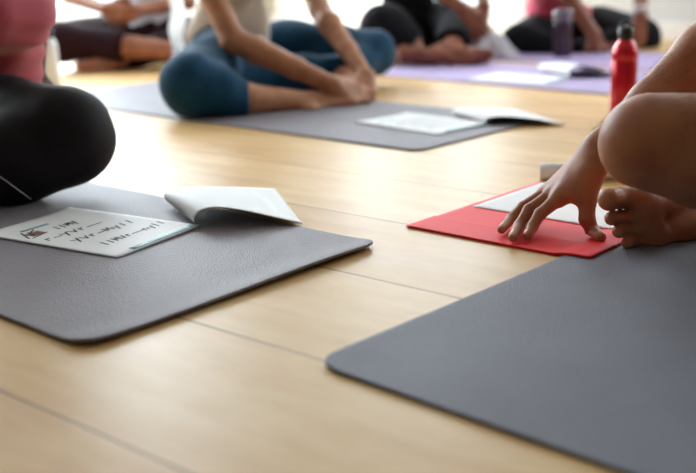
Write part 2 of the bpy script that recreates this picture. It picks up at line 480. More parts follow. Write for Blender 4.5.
# ================================================================== YOGA MATS
def mat_material(name, c, rough, sheen):
    m = NT(name); v = m.coord()
    vo = m.n('ShaderNodeTexVoronoi'); vo.inputs['Scale'].default_value = 300; m.l(v, vo.inputs['Vector'])
    n2 = m.noise(v, 6, 3); n3 = m.noise(v, 300, 2)
    a = tuple(x*.86 for x in c[:3])+(1,); b = tuple(min(1, x*1.14) for x in c[:3])+(1,)
    mm = m.n('ShaderNodeMath'); mm.operation = 'ADD'; m.l(n2, mm.inputs[0])
    m3 = m.n('ShaderNodeMath'); m3.operation = 'MULTIPLY'; m3.inputs[1].default_value = .5; m.l(n3, m3.inputs[0]); m.l(m3.outputs[0], mm.inputs[1])
    m.l(m.ramp(mm.outputs[0], [(.5, a), (1., b)]), m.b.inputs['Base Color'])
    m.b.inputs['Roughness'].default_value = rough; m.b.inputs['Sheen Weight'].default_value = sheen; m.b.inputs['Sheen Roughness'].default_value = .4
    m.b.inputs['Specular IOR Level'].default_value = .6
    m.bump(vo.outputs['Distance'], .7, .0018)
    return m.m
def yoga_mat(corner, ldir, wdir, L, Wd, mat, label, lift=None, th=.005, rad=.035, base=0):
    """corner: the visible corner; ldir/wdir: its long and short side; lift(s, t): height of the surface"""
    ldir = Vector((ldir[0], ldir[1], 0)).normalized(); wdir = Vector((wdir[0], wdir[1], 0)); wdir = (wdir - ldir*wdir.dot(ldir)).normalized()
    c = Vector((corner[0], corner[1], 0))
    org = c + ldir*L/2 + wdir*Wd/2
    nu, nv = 150, 60
    # grid over the rectangle pulled in at the rounded corners
    us = np.unique(np.concatenate([np.linspace(0, L, nu), np.linspace(0, rad, 8), np.linspace(L-rad, L, 8)]))
    rows = []
    for u in us:
        e = min(u, L-u); ins = rad - math.sqrt(max(rad*rad - (rad-e)**2, 0)) if e < rad else 0
        row = []
        for k in range(nv):
            t = ins + (Wd-2*ins)*k/(nv-1)
            z = (lift(u, t) if lift else 0) + base
            p = c + ldir*u + wdir*t - org; row.append((p.x, p.y, z + th/2 + .0005))
        rows.append(row)
    me = loft(rows, th); o = link('yoga_mat', me, mat); o.location = org
    md = o.modifiers.new('edge', 'BEVEL'); md.width = .0012; md.segments = 2; md.limit_method = 'ANGLE'; md.angle_limit = math.radians(50)
    return tag(o, label, 'yoga mat', 'yoga mats on the floor')
MG1 = mat_material('taupe_grey_foam', lin(122, 112, 120), .52, .28)
MG2 = mat_material('slate_grey_foam', lin(112, 113, 128), .62, .22)
MG3 = mat_material('grey_foam', lin(122, 116, 128), .52, .3)
MPU = mat_material('lilac_foam', lin(170, 146, 196), .6, .3)
def lift1(u, t):
    return .0035*math.exp(-((u-.02)/.03)**2)*math.exp(-((t-.02)/.05)**2) + .006*math.exp(-(u/.035)**2)*(.35+.65*math.exp(-((t-.45)/.18)**2)) + .0016*(1+math.sin(u*9+t*4))*.5
yoga_mat((-.336, 1.188), (-.743, .669), (.66, .75), 1.80, .585, MG1, 'taupe-grey yoga mat under the open booklet and the person in black leggings', lift1)
yoga_mat((-.046, 1.120), (.690, .724), (.734, -.679), 1.80, .62, MG2, 'slate-grey yoga mat in the right foreground, nearest to the viewer', lambda u, t: .0025*math.exp(-(t/.03)**2)*math.exp(-(u/.2)**2))
yoga_mat((.178, 2.447), (-.735, .69), (.66, .75), 1.80, .60, MG3, 'pale grey yoga mat beneath the person in teal blue trousers')
yoga_mat(gz(615, 96)+Vector((.50, -.50, 0)), (-.70, .714), (.70, .714), 1.95, .60, MPU, 'lilac yoga mat with a booklet, running behind the red bottle')
yoga_mat(gz(700, 76)+Vector((.3, -.3, 0)), (-.66, .75), (.75, .66), 1.9, .60, MPU, 'lilac yoga mat farthest back, below the purple bottle and the pink top')

# ================================================================== BOOKLETS
PAPER = simple('white_paper', lin(248, 249, 250), .6, var=.008, nscale=8, spec=.3)
TEAL = simple('teal_print', lin(92, 158, 166), .5, var=.03)
UNDERSHADE = simple('underside_shade', lin(58, 55, 64), .5, var=.12, nscale=25)  # shade beneath the curled pages, put into the colour
INK = simple('black_ink', lin(38, 36, 42), .6, var=.1)
PHOTO = simple('brown_print', lin(150, 118, 104), .5, var=.25, nscale=300)
def V(c, p, k): return Vector((c.x+(p.x-c.x)*k, c.y+(p.y-c.y)*k, p.z))
def booklet(C, sdir, bdir, label, text=True, base=.0062, curl=1., ks=1., kl=1., dip=0.):
    """C: near end of the spine; sdir: along the spine; bdir: from the spine to the flat page's outer edge"""
    C = Vector((C[0], C[1], base)); s = Vector((sdir[0], sdir[1], 0)).normalized(); b = Vector((bdir[0], bdir[1], 0))
    b.normalize(); s = (s - b*s.dot(b)).normalized()
    r = empty('booklet', C); tag(r, label, 'booklet', 'open booklets on the mats')
    up = Vector((0, 0, 1)); PW, PH = .212, .325
    def P(x, y, z=0): return C + b*x + s*y + up*z     # x across the page from the spine, y up the spine
    fz = lambda x, y: .0022 + .002*math.exp(-(x/.03)**2) + .0012*(1+math.sin(x*22+y*9))*.4
    st = link('page_stack', loft([[P(x, y, fz(x, y)-.0012) for y in np.linspace(.001, PH-.001, 16)] for x in np.linspace(.003, PW-.001, 20)], .0018), PAPER, r)
    pg = link('left_page', loft([[P(x, y, fz(x, y)) for y in np.linspace(0, PH, 24)] for x in np.linspace(.0, PW, 30)], .0003), PAPER, r)
    def strip(x0, x1, y0, y1, mat, nm, n=14):
        link(nm, loft([[P(x, y, fz(x, y)+.0003) for y in np.linspace(y0, y1, 4)] for x in np.linspace(x0, x1, n)], .0002), mat, pg)
    strip(.002, .165, .006, .019, TEAL, 'teal_footer_band')
    strip(.105, .170, .268, .276, TEAL, 'teal_heading_band')
    if text:
        strip(.150, .182, .226, .252, PHOTO, 'printed_picture', 8)
        def scrib(segs, w, nm):
            bm = bmesh.new()
            for (x0, y0, x1, y1) in segs:
                a = Vector((x0, y0)); q = Vector((x1, y1)); d = (q-a).normalized()*w/2; nn = Vector((-d.y, d.x))
                vs = [bm.verts.new(P(p.x, p.y, fz(p.x, p.y)+.0005)) for p in (a-d-nn, q+d-nn, q+d+nn, a-d+nn)]; bm.faces.new(vs)
            me = bm_mesh(bm, False); o = link(nm, me, INK, pg)
        rnd = random.Random(3)
        scrib([(.196, .222, .178, .262), (.190, .218, .150, .228), (.168, .250, .150, .262), (.186, .24, .16, .236), (.176, .23, .168, .255)], .0035, 'heading_mark')
        rows = [(.215, .118, .045, 'IIMV'), (.172, .185, .035, 'r-yvr--'), (.125, .160, .03, 'YVr--nyU'), (.078, .135, .0, 'IIMyvr--nyll')]
        rows = [(.226, .125, .070, 'IIMY'), (.180, .190, .052, 'r-YVr--'), (.130, .172, .020, 'YVr-MyII'), (.070, .165, .006, 'IIMVr--nyII')]
        G = {'I': [(.2, -.1, .5, 1)], '-': [(0, .35, .9, .35)], 'V': [(0, .9, .4, 0), (.4, 0, .9, .9)], 'Y': [(0, .9, .45, .45), (.9, 1, .2, -.3)],
             'y': [(0, .6, .4, .1), (.8, .7, .2, -.4)], 'r': [(.1, 0, .2, .7), (.2, .6, .7, .7)], 'M': [(0, 0, .15, 1), (.15, 1, .45, .4), (.45, .4, .8, 1), (.8, 1, .9, 0)],
             'n': [(0, 0, .1, .6), (.1, .6, .6, .6), (.6, .6, .7, 0)], 'U': [(0, .8, .1, .1), (.1, .1, .6, .1), (.6, .1, .7, .8)], 'l': [(.2, 0, .3, 1)]}
        G['V'] = G['V']; G['MyI'] = []
        for (y, xs, xe, word) in rows:
            n = len(word); cw = (xs-xe)/n; segs = []
            for k, ch in enumerate(word):
                for (a0, b0, a1, b1) in G.get(ch, G['-']):
                    hh = .017
                    segs.append((xs-(k+a0*.85)*cw, y+b0*hh+rnd.uniform(-.001, .001), xs-(k+a1*.85)*cw, y+b1*hh+rnd.uniform(-.001, .001)))
            scrib(segs, .0034, 'text_line')
    else:
        for k in range(6): strip(.03, .17-.02*(k % 2), .07+.03*k, .0725+.03*k, INK, 'text_line', 6)
    # the facing page, bent back over itself and lying skewed to the right
    def Q(x, y, z): return C + Vector((x, y, z))
    lo = [Q(0, 0, .0035), Q(-.009, .004, .009), Q(-.008, .006, .020), Q(.006, .005, .031), Q(.035, .002, .036), Q(.085, .001, .028), Q(.135, 0, .015), Q(.185, 0, .002)]
    hi = [Q(-.068, .150, .006), Q(-.084, .166, .010), Q(-.093, .182, .018), Q(-.086, .197, .025), Q(-.055, .218, .027), Q(.0, .250, .019), Q(.06, .275, .010), Q(.118, .288, .002)]
    lo = [Vector((p.x, p.y, C.z+(p.z-C.z)*curl)) for p in lo]; hi = [Vector((p.x, p.y, C.z+(p.z-C.z)*curl)) for p in hi]
    lo = [V(C, p, kl) - Vector((0, dip*max(0, p.x-C.x)/.185, 0)) for p in lo]; hi = [V(C, p, ks) for p in hi]
    A, B = bez(lo, 44), bez(hi, 44)
    rows = []
    for p, q in zip(A, B):
        row = []
        for k in range(24):
            t = k/23; w = p.lerp(q, t); w.z += .004*math.sin(PI*t)*curl if w.z > C.z+.01 else 0; row.append(w)
        rows.append(row)
    cp = link('curled_page', loft(rows, .0006), PAPER, r)
    link('shaded_underside', loft(rows, .0003, .0007), UNDERSHADE, cp)  # dark sheet added to stand in for the shade under the curl
    return r
C1 = gz(200, 231); D1 = gz(85, 205)
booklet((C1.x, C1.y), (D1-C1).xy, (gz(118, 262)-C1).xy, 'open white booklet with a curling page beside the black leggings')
C2 = gz(490, 127)
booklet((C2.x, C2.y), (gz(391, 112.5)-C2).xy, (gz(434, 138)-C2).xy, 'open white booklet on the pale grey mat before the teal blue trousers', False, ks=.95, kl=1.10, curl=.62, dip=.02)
C3 = gz(572, 80)
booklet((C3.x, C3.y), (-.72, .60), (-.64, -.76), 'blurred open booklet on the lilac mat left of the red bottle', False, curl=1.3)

# dark patch by the far booklet is the shade sheet under its curled page
# ================================================================== RED FOLDER
RED = simple('red_card', lin(252, 36, 46), .6, var=.03, nscale=30)
REDD = simple('red_card_inner', lin(206, 44, 52), .6, var=.04)
fo = gz(406, 227.5); fu = (gz(590, 263)-fo); fl = fu.length; fu = fu.normalized(); fv = Vector((-fu.y, fu.x, 0))
fold = empty('folder', fo); tag(fold, 'open red card folder with white sheets under the spread hand', 'folder')
def fz_(u, v):                                  # the folder climbs on to the edge of the mat
    p = fo + fu*u + fv*v; q = p - Vector((-.034, 1.118, 0)); w = Vector((.734, -.679, 0)).dot(q)
    return .0015 + .0058/(1+math.exp(-(w+.012)*150))
def flat_sheet(u0, u1, v0, v1, dz, th, nu=40, nv=24):
    return loft([[fo + fu*u + fv*v + Vector((0, 0, fz_(u, v)+dz)) for v in np.linspace(v0, v1, nv)] for u in np.linspace(u0, u1, nu)], th)
link('back_cover', flat_sheet(0, fl, 0, .225, 0, .0012), RED, fold)
link('front_cover', flat_sheet(.002, fl-.002, .226, .44, 0, .0012), RED, fold)
link('pocket_flap', flat_sheet(.0, fl, .0, .085, .0022, .0010), RED, fold)
WHITE = simple('copy_paper', lin(250, 250, 251), .7, var=.005, spec=.3)
p0 = gz(473, 208)
def fuv(p): q = p-fo; return q.dot(fu), q.dot(fv)
a = fuv(p0); a2 = fuv(gz(628, 236)); a3 = fuv(gz(536, 183))
link('white_sheet', flat_sheet(a[0], min(a2[0], fl-.004), a[1], a3[1], .0016, .0006), WHITE, fold)
link('white_sheet', flat_sheet(a[0]+.01, fl-.008, a[1]+.004, a3[1]-.006, .0010, .0004), WHITE, fold)
print('folder', fl, a, a2, a3)

# curled grey and white leaflet standing behind the folder
q0 = gz(541, 183)+Vector((0, .012, 0))
lf = empty('leaflet', (q0.x, q0.y, 0)); tag(lf, 'grey and white rolled leaflet lying on the floor behind the hand and foot', 'leaflet')
GREYP = simple('grey_print', lin(196, 198, 210), .5, var=.15, nscale=60)
ax = Vector((.96, -.10, 0)).normalized(); ay = Vector((.10, .96, 0)).normalized()
for nm, mt, rr, off, dy, turn in (('outer_sheet', PAPER, .019, 0, 0, 1.2), ('middle_sheet', GREYP, .0135, .002, .003, 1.3), ('inner_sheet', PAPER, .009, .005, .006, 1.35)):
    rows = []
    for k in range(40):
        a_ = -PI/2 - turn*PI*k/39*.8; rad = rr*(1-.18*k/39)
        cy, cz = rad*math.cos(a_), rad*math.sin(a_)+rr
        rows.append([q0 + ax*(x+off) + ay*(cy+.02+dy) + Vector((0, 0, cz*(1-.15*x)+.0015)) for x in np.linspace(0, .24-off*4, 12)])
    link(nm, loft(rows, .0009), mt, lf)

# ================================================================== BOTTLES
REDM = simple('red_lacquer', lin(205, 2, 32), .16, metal=.35, var=.03, coat=.6)
BLK = simple('black_plastic', lin(22, 22, 26), .4, var=.1)
STEEL = simple('brushed_steel', lin(190, 190, 196), .3, metal=1, var=.05)
def bottle(base, label, parts, cat='bottle', name='water_bottle'):
    r = empty(name, base); tag(r, label, cat, None)
    for nm, prof, mt in parts: link(nm, lathe(prof, 48, base), mt, r)
    return r
b0 = gz(622, 119)
rb = bottle(b0, 'red metal water bottle with a black screw cap standing behind the forearm', [
    ('bottle_body', [(.030, 0), (.035, .002), (.0365, .006), (.0365, .165), (.0355, .167), (.0365, .169), (.0365, .182), (.035, .194), (.029, .208), (.0195, .221), (.0165, .226), (.0165, .232)], REDM),
    ('screw_cap', [(.0205, .224), (.0215, .227), (.0215, .252), (.018, .257), (.012, .259)], BLK)])
pts = [b0+Vector((.017*math.cos(a_), 0, .258+.016*math.sin(a_))) for a_ in np.linspace(0, PI, 14)]
link('carry_loop', tube(pts, .0035), BLK, rb)
PUR = simple('purple_plastic', lin(52, 22, 50), .3, var=.08, coat=.4)
CLR = simple('smoky_lid', lin(120, 108, 122), .2, var=.05, coat=.5)
b1 = gz(562, 57.5)
bottle(b1, 'dark purple drinking bottle with a grey lid on the far lilac mat', [
    ('bottle_body', [(.034, 0), (.040, .004), (.042, .02), (.040, .09), (.041, .150), (.040, .165)], PUR),
    ('lid', [(.042, .163), (.043, .168), (.043, .205), (.038, .212), (.030, .214)], CLR)])
WPL = simple('white_plastic', lin(236, 238, 240), .35, var=.02, coat=.3)
NAVY = simple('navy_plastic', lin(26, 34, 56), .4, var=.1)
b2 = gz(53, 85)
bottle(b2, 'white water bottle with a navy cap standing past the bent knee', [
    ('bottle_body', [(.028, 0), (.033, .003), (.034, .02), (.033, .15), (.030, .172), (.020, .186), (.016, .192)], WPL),
    ('screw_cap', [(.021, .188), (.022, .192), (.022, .226), (.018, .232)], NAVY)])

# ================================================================== PEOPLE
V3 = Vector
def limb(*pts): return chain([(V3(p), r) for p, r in pts])
def person(loc, label):
    r = empty('person', loc); return tag(r, label, 'person', 'people sitting cross-legged on their mats')
def bodyops(tp, limbs, extras, head, k=.03):
    ops = [('add', [(p[0], p[1], p[2], p[3]-.010, p[4]-.010, p[5]) if p[0] == 'c' and p[3] > .057 else p if p[0] == 'c' else (p[0], p[1], p[2]-F(.012), p[3], None, None) for p in tp], .05, .06)]
    for l in limbs: ops.append(('add', l, .015, k))
    ops += extras
    ho, f = head_ops(*head)
    return ops + ho + [('clip', lambda P: F(.0066)-P[..., 2])], f
def hair_ops(f, long=False):
    e = lambda p, r: ell(f(*p), r, f.x, f.y, f.z)
    pr = [e((-.030, 0, .048), (.092, .082, .085)), e((-.055, 0, -.005), (.062, .076, .075))]
    if long: pr.append(e((-.085, 0, -.08), (.04, .06, .11)))
    return [('add', pr, .03, .03), ('cut', [e((.10, 0, -.03), (.075, .075, .085))])]

# ---- person with the bare legs at the right edge ---------------------------------
SK1 = skin('warm_brown_skin', lin(182, 124, 88), lin(164, 98, 68))
m1 = person((.9, 1.55, 0), 'person with bare legs and forearm reaching across to touch the red folder')
Lh, Rh = V3((.93, 1.46, .13)), V3((.93, 1.66, .13))
Lk = at(637, 142, 1.44); Rk = V3((.76, 2.02, .11))
Lan = V3((.80, 1.66, .085))
ball = at(641, 221, 1.60)
tdir = V3((-.90, -.36, .07)); big = V3((-.10, .12, 1.)); dors = V3((-.36, .93, -.10))
fk = 1.27
Ran = ball - tdir.normalized()*.150 - V3((0, 0, -.0))
ftmp = Frame(Ran, tdir, big, dors)
Ran = Ran + (ball - ftmp(.150, 0, -.060))
wr = at(600, 150, 1.70)
el = at(736, 26, 1.72)
sh = V3((.82, 1.78, .56)); shl = V3((.80, 1.40, .56))
legL = limb((Lh, .095), ((Lh*.45+Lk*.55)+V3((0, 0, .012)), .082), (Lk+V3((.02, 0, .004)), .066)) + \
       limb((Lk+V3((.008, .0, -.004)), .062), (Lk.lerp(Lan, .30)+V3((0, -.01, -.018)), .060), (Lk.lerp(Lan, .55)+V3((0, 0, -.012)), .050), (Lan, .034))
legR = limb((Rh, .09), (Rk, .06), (Rk.lerp(Ran, .4), .055), (Ran, .036))
armR = limb((sh, .048), (el, .046), (el.lerp(wr, .22), .050), (el.lerp(wr, .62), .038), (wr, .0275))
eL = V3((.90, 1.22, .33)); wL = V3((.80, 1.36, .27))
armL = limb((shl, .048), (eL, .040), (eL.lerp(wL, .3), .042), (wL, .027))
# right hand spread on the folder, joint by joint
zf = .0085
def J(px, py, Y): return at(px, py, Y)
zt = zf+.006
mi, mm_, mr, ml = J(559, 198, 1.680), J(552, 195, 1.705), J(546, 193, 1.730), J(546, 193, 1.755)
palm = [cap(wr, mi, .025, .0165), cap(wr, mm_, .024, .0155), cap(wr, mr, .022, .0145), cap(wr, ml, .021, .0130),
        cap(J(597, 162, 1.68), J(576, 192, 1.67), .024, .0200), cap(J(590, 175, 1.70), J(566, 196, 1.71), .022, .015)]
hand = [('add', palm, .012, .02)]
def finger(pts): return ('twig', chain(pts), .005, .006)
hand.append(finger([(mi, .0130), (J(540, 214, 1.655), .0102), (J(532, 227, 1.640), .0092), (gz(527.5, 235.5, zt), .0075)]))
hand.append(finger([(mm_, .0130), (J(529, 210, 1.680), .0104), (J(519, 226, 1.655), .0094), (gz(512.5, 237.5, zt), .0078)]))
hand.append(finger([(mr, .0120), (J(523, 207, 1.720), .0098), (J(511, 219, 1.705), .0090), (gz(501.5, 229.5, zt), .0075)]))
hand.append(finger([(ml, .0110), (J(533, 207, 1.745), .0088), (J(526, 218, 1.730), .0082), (gz(522, 225, zt), .0068)]))
tt = gz(601, 237, zt)
hand.append(('twig', chain([(J(591, 176, 1.675), .021), (J(587, 200, 1.655), .0158), (J(587, 219, 1.640), .0130), (J(593, 232, 1.635), .0112), (tt, .0086)]), .006, .014))
tp = torso_prims(V3((.95, 1.56, .13)), V3((.97, 1.57, .30)), V3((.90, 1.58, .48)), V3((.80, 1.58, .70)), V3((-1, 0, .25)), V3((0, -1, 0)))
extras = foot_ops(Ran, tdir, big, dors, fk) + hand + hand_ops(wL, V3((-.8, .3, -.25)), V3((0, .5, .3)), V3((0, 0, 1)), .4)
extras += foot_ops(Lan, V3((-.2, .9, -.1)), V3((0, .2, 1)), V3((-.9, -.3, .1)), .95)
ops, hf = bodyops(tp, [legL, legR, armR, armL], extras, (V3((.76, 1.58, .80)), V3((-1, .1, -.25))), .022)
grow('body', ops, .003, SK1, m1, spans=[
    [(.22, .66, .0023), (.66, 1.12, .008)], [(1.15, 1.34, .008), (1.34, 1.82, .0023), (1.82, 2.14, .008)], [(-.01, .40, .0023), (.40, .98, .009)]])
SHT = simple('navy_cotton', lin(44, 50, 70), .85, sheen=.2)
sl = [cap(sh, sh.lerp(el, .45), .058, .056, (sh.lerp(el, .45), el-sh)), cap(shl, shl.lerp(eL, .45), .058, .056, (shl.lerp(eL, .45), eL-shl))]
def inflate(prims, r): return [(p[0], p[1], p[2], p[3]+r, p[4]+r, p[5]) if p[0] == 'c' else (p[0], p[1], p[2]+r, p[3], None, None) for p in prims]
def shirt(parent, tp, sleeves, mat, nm='shirt', r=.008, step=.007, zmin=.14, fold=.003, fq=(38, 20), spans=None, zneck=None):
    body = inflate(tp[:-1], r) + inflate([cap(tp[-1][1], tp[-1][1]*.6+tp[-1][2]*.4, .062, .056)], r)
    ops = [('add', body, .06, .06), ('add', sleeves, .01, .02), ('disp', folds(fold, *fq))]
    ops.append(('clip', lambda P: F(zmin)-P[..., 2]))
    return grow(nm, ops, step, mat, parent, spans)
shirt(m1, tp, sl, SHT)
sho = [('add', inflate([cap(Lh, Lh.lerp(Lk, .42), .104, .094, (Lh.lerp(Lk, .42), Lk-Lh)), cap(Rh, Rh.lerp(Rk, .55), .10, .085, (Rh.lerp(Rk, .55), Rk-Rh))]+tp[:1], .006), .03, .03), ('disp', folds(.002, 40, 22))]
grow('shorts', sho, .008, simple('black_shorts', lin(30, 30, 34), .9), m1)
HAIR = simple('dark_hair', lin(40, 28, 22), .6, var=.3, nscale=200)
grow('hair', hair_ops(hf), .006, HAIR, m1)

# body hair on forearm and knee: short fine strands
def strands(prs, n, L, r, parent, mat, lean, rnd):
    vs, fs = [], []
    for _ in range(n):
        a, b, ra, rb = rnd.choice(prs); t = rnd.random(); ax = (b-a).normalized()
        q = V3((rnd.gauss(0, 1), rnd.gauss(0, 1), rnd.gauss(0, 1))); q = (q-ax*q.dot(ax)).normalized()
        p = a.lerp(b, t) + q*((ra+(rb-ra)*t)-.0008); d = (q*.55 + ax*lean + V3((rnd.gauss(0, .2), rnd.gauss(0, .2), rnd.gauss(0, .2)))).normalized()
        l = L*rnd.uniform(.6, 1.2); s = d.cross(q).normalized() if d.cross(q).length > 1e-4 else V3((1, 0, 0)); s2 = s.cross(d).normalized()
        k = len(vs); m = p + d*l*.55 + ax*l*.08; e = p + d*l + ax*l*.25
        for c, w in ((p, r), (m, r*.8)):
            for ang in range(3): vs.append(c + s*w*math.cos(ang*2.094) + s2*w*math.sin(ang*2.094))
        vs.append(e)
        for j in range(3): fs += [(k+j, k+(j+1) % 3, k+3+(j+1) % 3, k+3+j), (k+3+j, k+3+(j+1) % 3, k+6)]
    o = link('body_hair', mesh_of(vs, fs), mat, parent); return tag(o, kind='stuff')
rnd = random.Random(5)
HR2 = simple('brown_body_hair', lin(62, 42, 30), .6, var=.2)
e1, e2 = el.lerp(wr, .22), el.lerp(wr, .62)
strands([(e1, e2, .046, .036), (e2, wr, .036, .0275), (el, e1, .041, .046)], 2600, .014, .00020, m1, HR2, .8, rnd)

strands([(Lk+V3((.02, 0, .004)), Lh*.45+Lk*.55+V3((0, 0, .012)), .066, .082), (Lk, Lk.lerp(Lan, .30)+V3((0, -.01, -.018)), .062, .060)], 2200, .012, .00012, m1, HR2, .6, rnd)
# fingernails of the spread hand
NAIL = simple('fingernail', lin(206, 150, 128), .3, var=.03, coat=.3)
for da, tb_, w_ in ((J(532, 227, 1.640), gz(527.5, 235.5, zt), .0075), (J(519, 226, 1.655), gz(512.5, 237.5, zt), .0078), (J(511, 219, 1.705), gz(501.5, 229.5, zt), .0075), (J(593, 232, 1.635), tt, .0086)):
    ax_ = (tb_-da).normalized(); up_ = (V3((-.5, .25, 1)) - ax_*V3((-.5, .25, 1)).dot(ax_)).normalized(); sd_ = ax_.cross(up_)
    c_ = da.lerp(tb_, .78) + up_*(w_*.86)
    grow('fingernail', [('add', [ell(c_, (w_*.85, w_*.62, w_*.20), ax_, sd_, up_)], 0, .001)], .0007, NAIL, m1)

# ---- person in black leggings and rose top at the left edge -----------------------
SK2 = skin('brown_skin', lin(92, 60, 42), lin(76, 48, 34))
LEG = simple('black_leggings', lin(17, 12, 17), .7, var=.15, nscale=90, sheen=.03, spec=.25)
ROSE = simple('rose_jersey', lin(190, 80, 98), .8, var=.06, nscale=200, sheen=.3, bump=.15)
m2 = person((-.80, 2.25, 0), 'person in black leggings and a rose top, bent knee towards the open booklet')
K = at(66, 138, 2.05); Hl = at(-60, 128, 2.32); Hr = Hl + V3((-.16, -.14, -.01))
An = at(-110, 190, 1.98); Kr = V3((-1.22, 1.80, .12))
thigh = limb((Hl, .105), (Hl.lerp(K, .55)+V3((0, 0, .015)), .098), (K+V3((0, 0, .01)), .088))
shin = limb((K+V3((0, 0, -.005)), .086), (K.lerp(An, .3)+V3((0, -.02, -.012)), .080), (K.lerp(An, .65)+V3((0, 0, 0)), .055), (An, .04))
thr = limb((Hr, .105), (Kr, .07), (Kr+V3((.22, .10, -.05)), .05), (Kr+V3((.34, .2, -.06)), .036))
tpw = torso_prims(V3((-.90, 2.30, .13)), at(-8, 62, 2.30), at(-6, -14, 2.27), at(5, -95, 2.25), V3((.74, -.67, 0)), V3((.67, .74, 0)), .85)
bust = [ell(at(15, 12, 2.20), (.072, .072, .070)), ell(at(-12, 10, 2.13), (.066, .066, .066)), ell(at(0, 6, 2.20), (.085, .085, .075))]
shL, shR = at(25, -75, 2.42), at(-60, -75, 2.10)
eLw = at(34, -5, 2.50); wLw = at(34, 78, 2.42)
eRw = at(-120, 10, 1.95); wRw = at(-95, 85, 1.90)
bo, hf2 = bodyops(tpw+[(p[0], p[1], p[2]-F(.006), p[3], None, None) for p in bust], [thigh, shin, thr, limb((shL, .04), (eLw, .036), (eLw.lerp(wLw, .25), .036), (wLw, .024)), limb((shR, .04), (eRw, .034), (wRw, .024))],
    hand_ops(wLw, V3((.5, -.5, -.45)), V3((-.5, -.5, 0)), V3((.3, -.2, 1)), .5, k=.92) + hand_ops(wRw, V3((.6, .1, -.3)), V3((.2, .8, 0)), V3((0, 0, 1)), .5, k=.92)
    + foot_ops(An, V3((-.3, -.9, 0)), V3((0, 0, 1)), V3((.9, -.3, 0)), .88) + foot_ops(Kr+V3((.34, .2, -.06)), V3((.4, .8, 0)), V3((0, 0, 1)), V3((.8, -.4, 0)), .88),
    (at(20, -150, 2.2), V3((.74, -.67, -.3))))
grow('body', bo, .0055, SK2, m2)
lo_ = [('add', inflate(thigh, .006)+inflate(shin[:2], .006)+inflate([cap(shin[2][1], shin[2][2], .055, .045)], .005), .03, .03), ('add', inflate(thr, .006), .03, .03), ('add', inflate(tpw[:1], .006), .04, .04),
       ('disp', folds(.0012, 45, 25))]
lo_.append(('clip', lambda P: F(.0075)-P[..., 2]))
lg = grow('leggings', lo_, .004, LEG, m2)
# pale piping along the lower leg seam
PIPE = simple('white_piping', lin(205, 200, 205), .6, var=.05)
WT = tpw + bust
def fold_w(P):
    z = P[..., 2]; x = P[..., 0]; y = P[..., 1]
    t = z*95 + 14*(x-y)*1.0
    return (-.0045*np.exp(-((z-.29)/.06)**2)*np.sin(t+1.5*np.sin(x*30)) - .003*np.exp(-((z-.20)/.03)**2)*np.sin(z*230+x*20)).astype(F)
top = [('add', inflate(tpw[:-1], .008), .05, .05), ('add', inflate(bust, .010), .03, .06), ('add', [cap(shL, shL.lerp(eLw, .2), .048, .048, (shL.lerp(eLw, .2), eLw-shL)), cap(shR, shR.lerp(eRw, .2), .048, .048, (shR.lerp(eRw, .2), eRw-shR))], .01, .02), ('disp', fold_w), ('clip', lambda P: F(.13)-P[..., 2])]
grow('tank_top', top, .0045, ROSE, m2)
grow('hair', hair_ops(hf2, True), .008, HAIR, m2)
from mathutils.bvhtree import BVHTree
bv = BVHTree.FromPolygons([v.co.copy() for v in lg.data.vertices], [tuple(p.vertices) for p in lg.data.polygons])
pp = []
for x, y in ((-14, 168), (-6, 173), (2, 178), (9, 183), (17, 189), (24, 194), (31, 199)):
    h = bv.ray_cast(V3((0, 0, H)), V3(ray(x, y)).normalized())
    if h[0] is not None: pp.append(h[0])
if len(pp) > 2: link('piping', tube(bez(pp, 30), .0012), PIPE, lg)

# ---- person in teal trousers -------------------------------------------------------
SK3 = skin('tan_skin', lin(192, 136, 100), lin(170, 112, 80))
TEALC = simple('teal_cotton', lin(12, 66, 96), .85, var=.14, nscale=30, sheen=.08, spec=.25)
BEI = simple('beige_cotton', lin(212, 196, 176), .85, var=.05, nscale=60, sheen=.3)
m3 = person((-.46, 3.70, 0), 'person in teal blue trousers and beige top clasping both feet')
kn = at(192, 88, 3.10); kf = at(374, 52, 3.80); hn = at(222, 58, 3.62); hf_ = at(285, 48, 3.90)
cuff = at(247, 99, 3.14); ank = at(312, 103, 3.25); foot_f = at(345, 104, 3.42)
tn = limb((hn, .10), (hn.lerp(kn, .5)+V3((0, 0, .01)), .092), (kn+V3((.0, 0, .015)), .082))
tf = limb((hf_, .10), (hf_.lerp(kf, .5), .085), (kf, .068))
sn = limb((kn+V3((0, 0, -.01)), .075), (kn.lerp(cuff, .45), .070), (cuff, .048), (ank, .034))
ankf = at(330, 92, 3.50)
sf = limb((kf, .062), (kf.lerp(ankf, .4), .056), (ankf, .036))
fw = V3((.743, -.669, 0)); lw = V3((.669, .743, 0))
tp3 = torso_prims(at(228, 44, 3.78), at(232, 12, 3.76), at(238, -48, 3.70), at(255, -115, 3.62), V3((.743, -.669, 0)), lw, .95)
sn1, sn2 = at(180, -70, 3.45), at(290, -60, 3.92)
en, wn_ = at(233, 40, 3.30), at(335, 86, 3.27)
ef, wf = at(320, 10, 3.72), at(366, 76, 3.42)
an_ = limb((sn1, .046), (en, .039), (en.lerp(wn_, .22), .043), (en.lerp(wn_, .62), .034), (wn_, .026))
af_ = limb((sn2, .045), (ef, .038), (ef.lerp(wf, .22), .042), (ef.lerp(wf, .62), .033), (wf, .025))
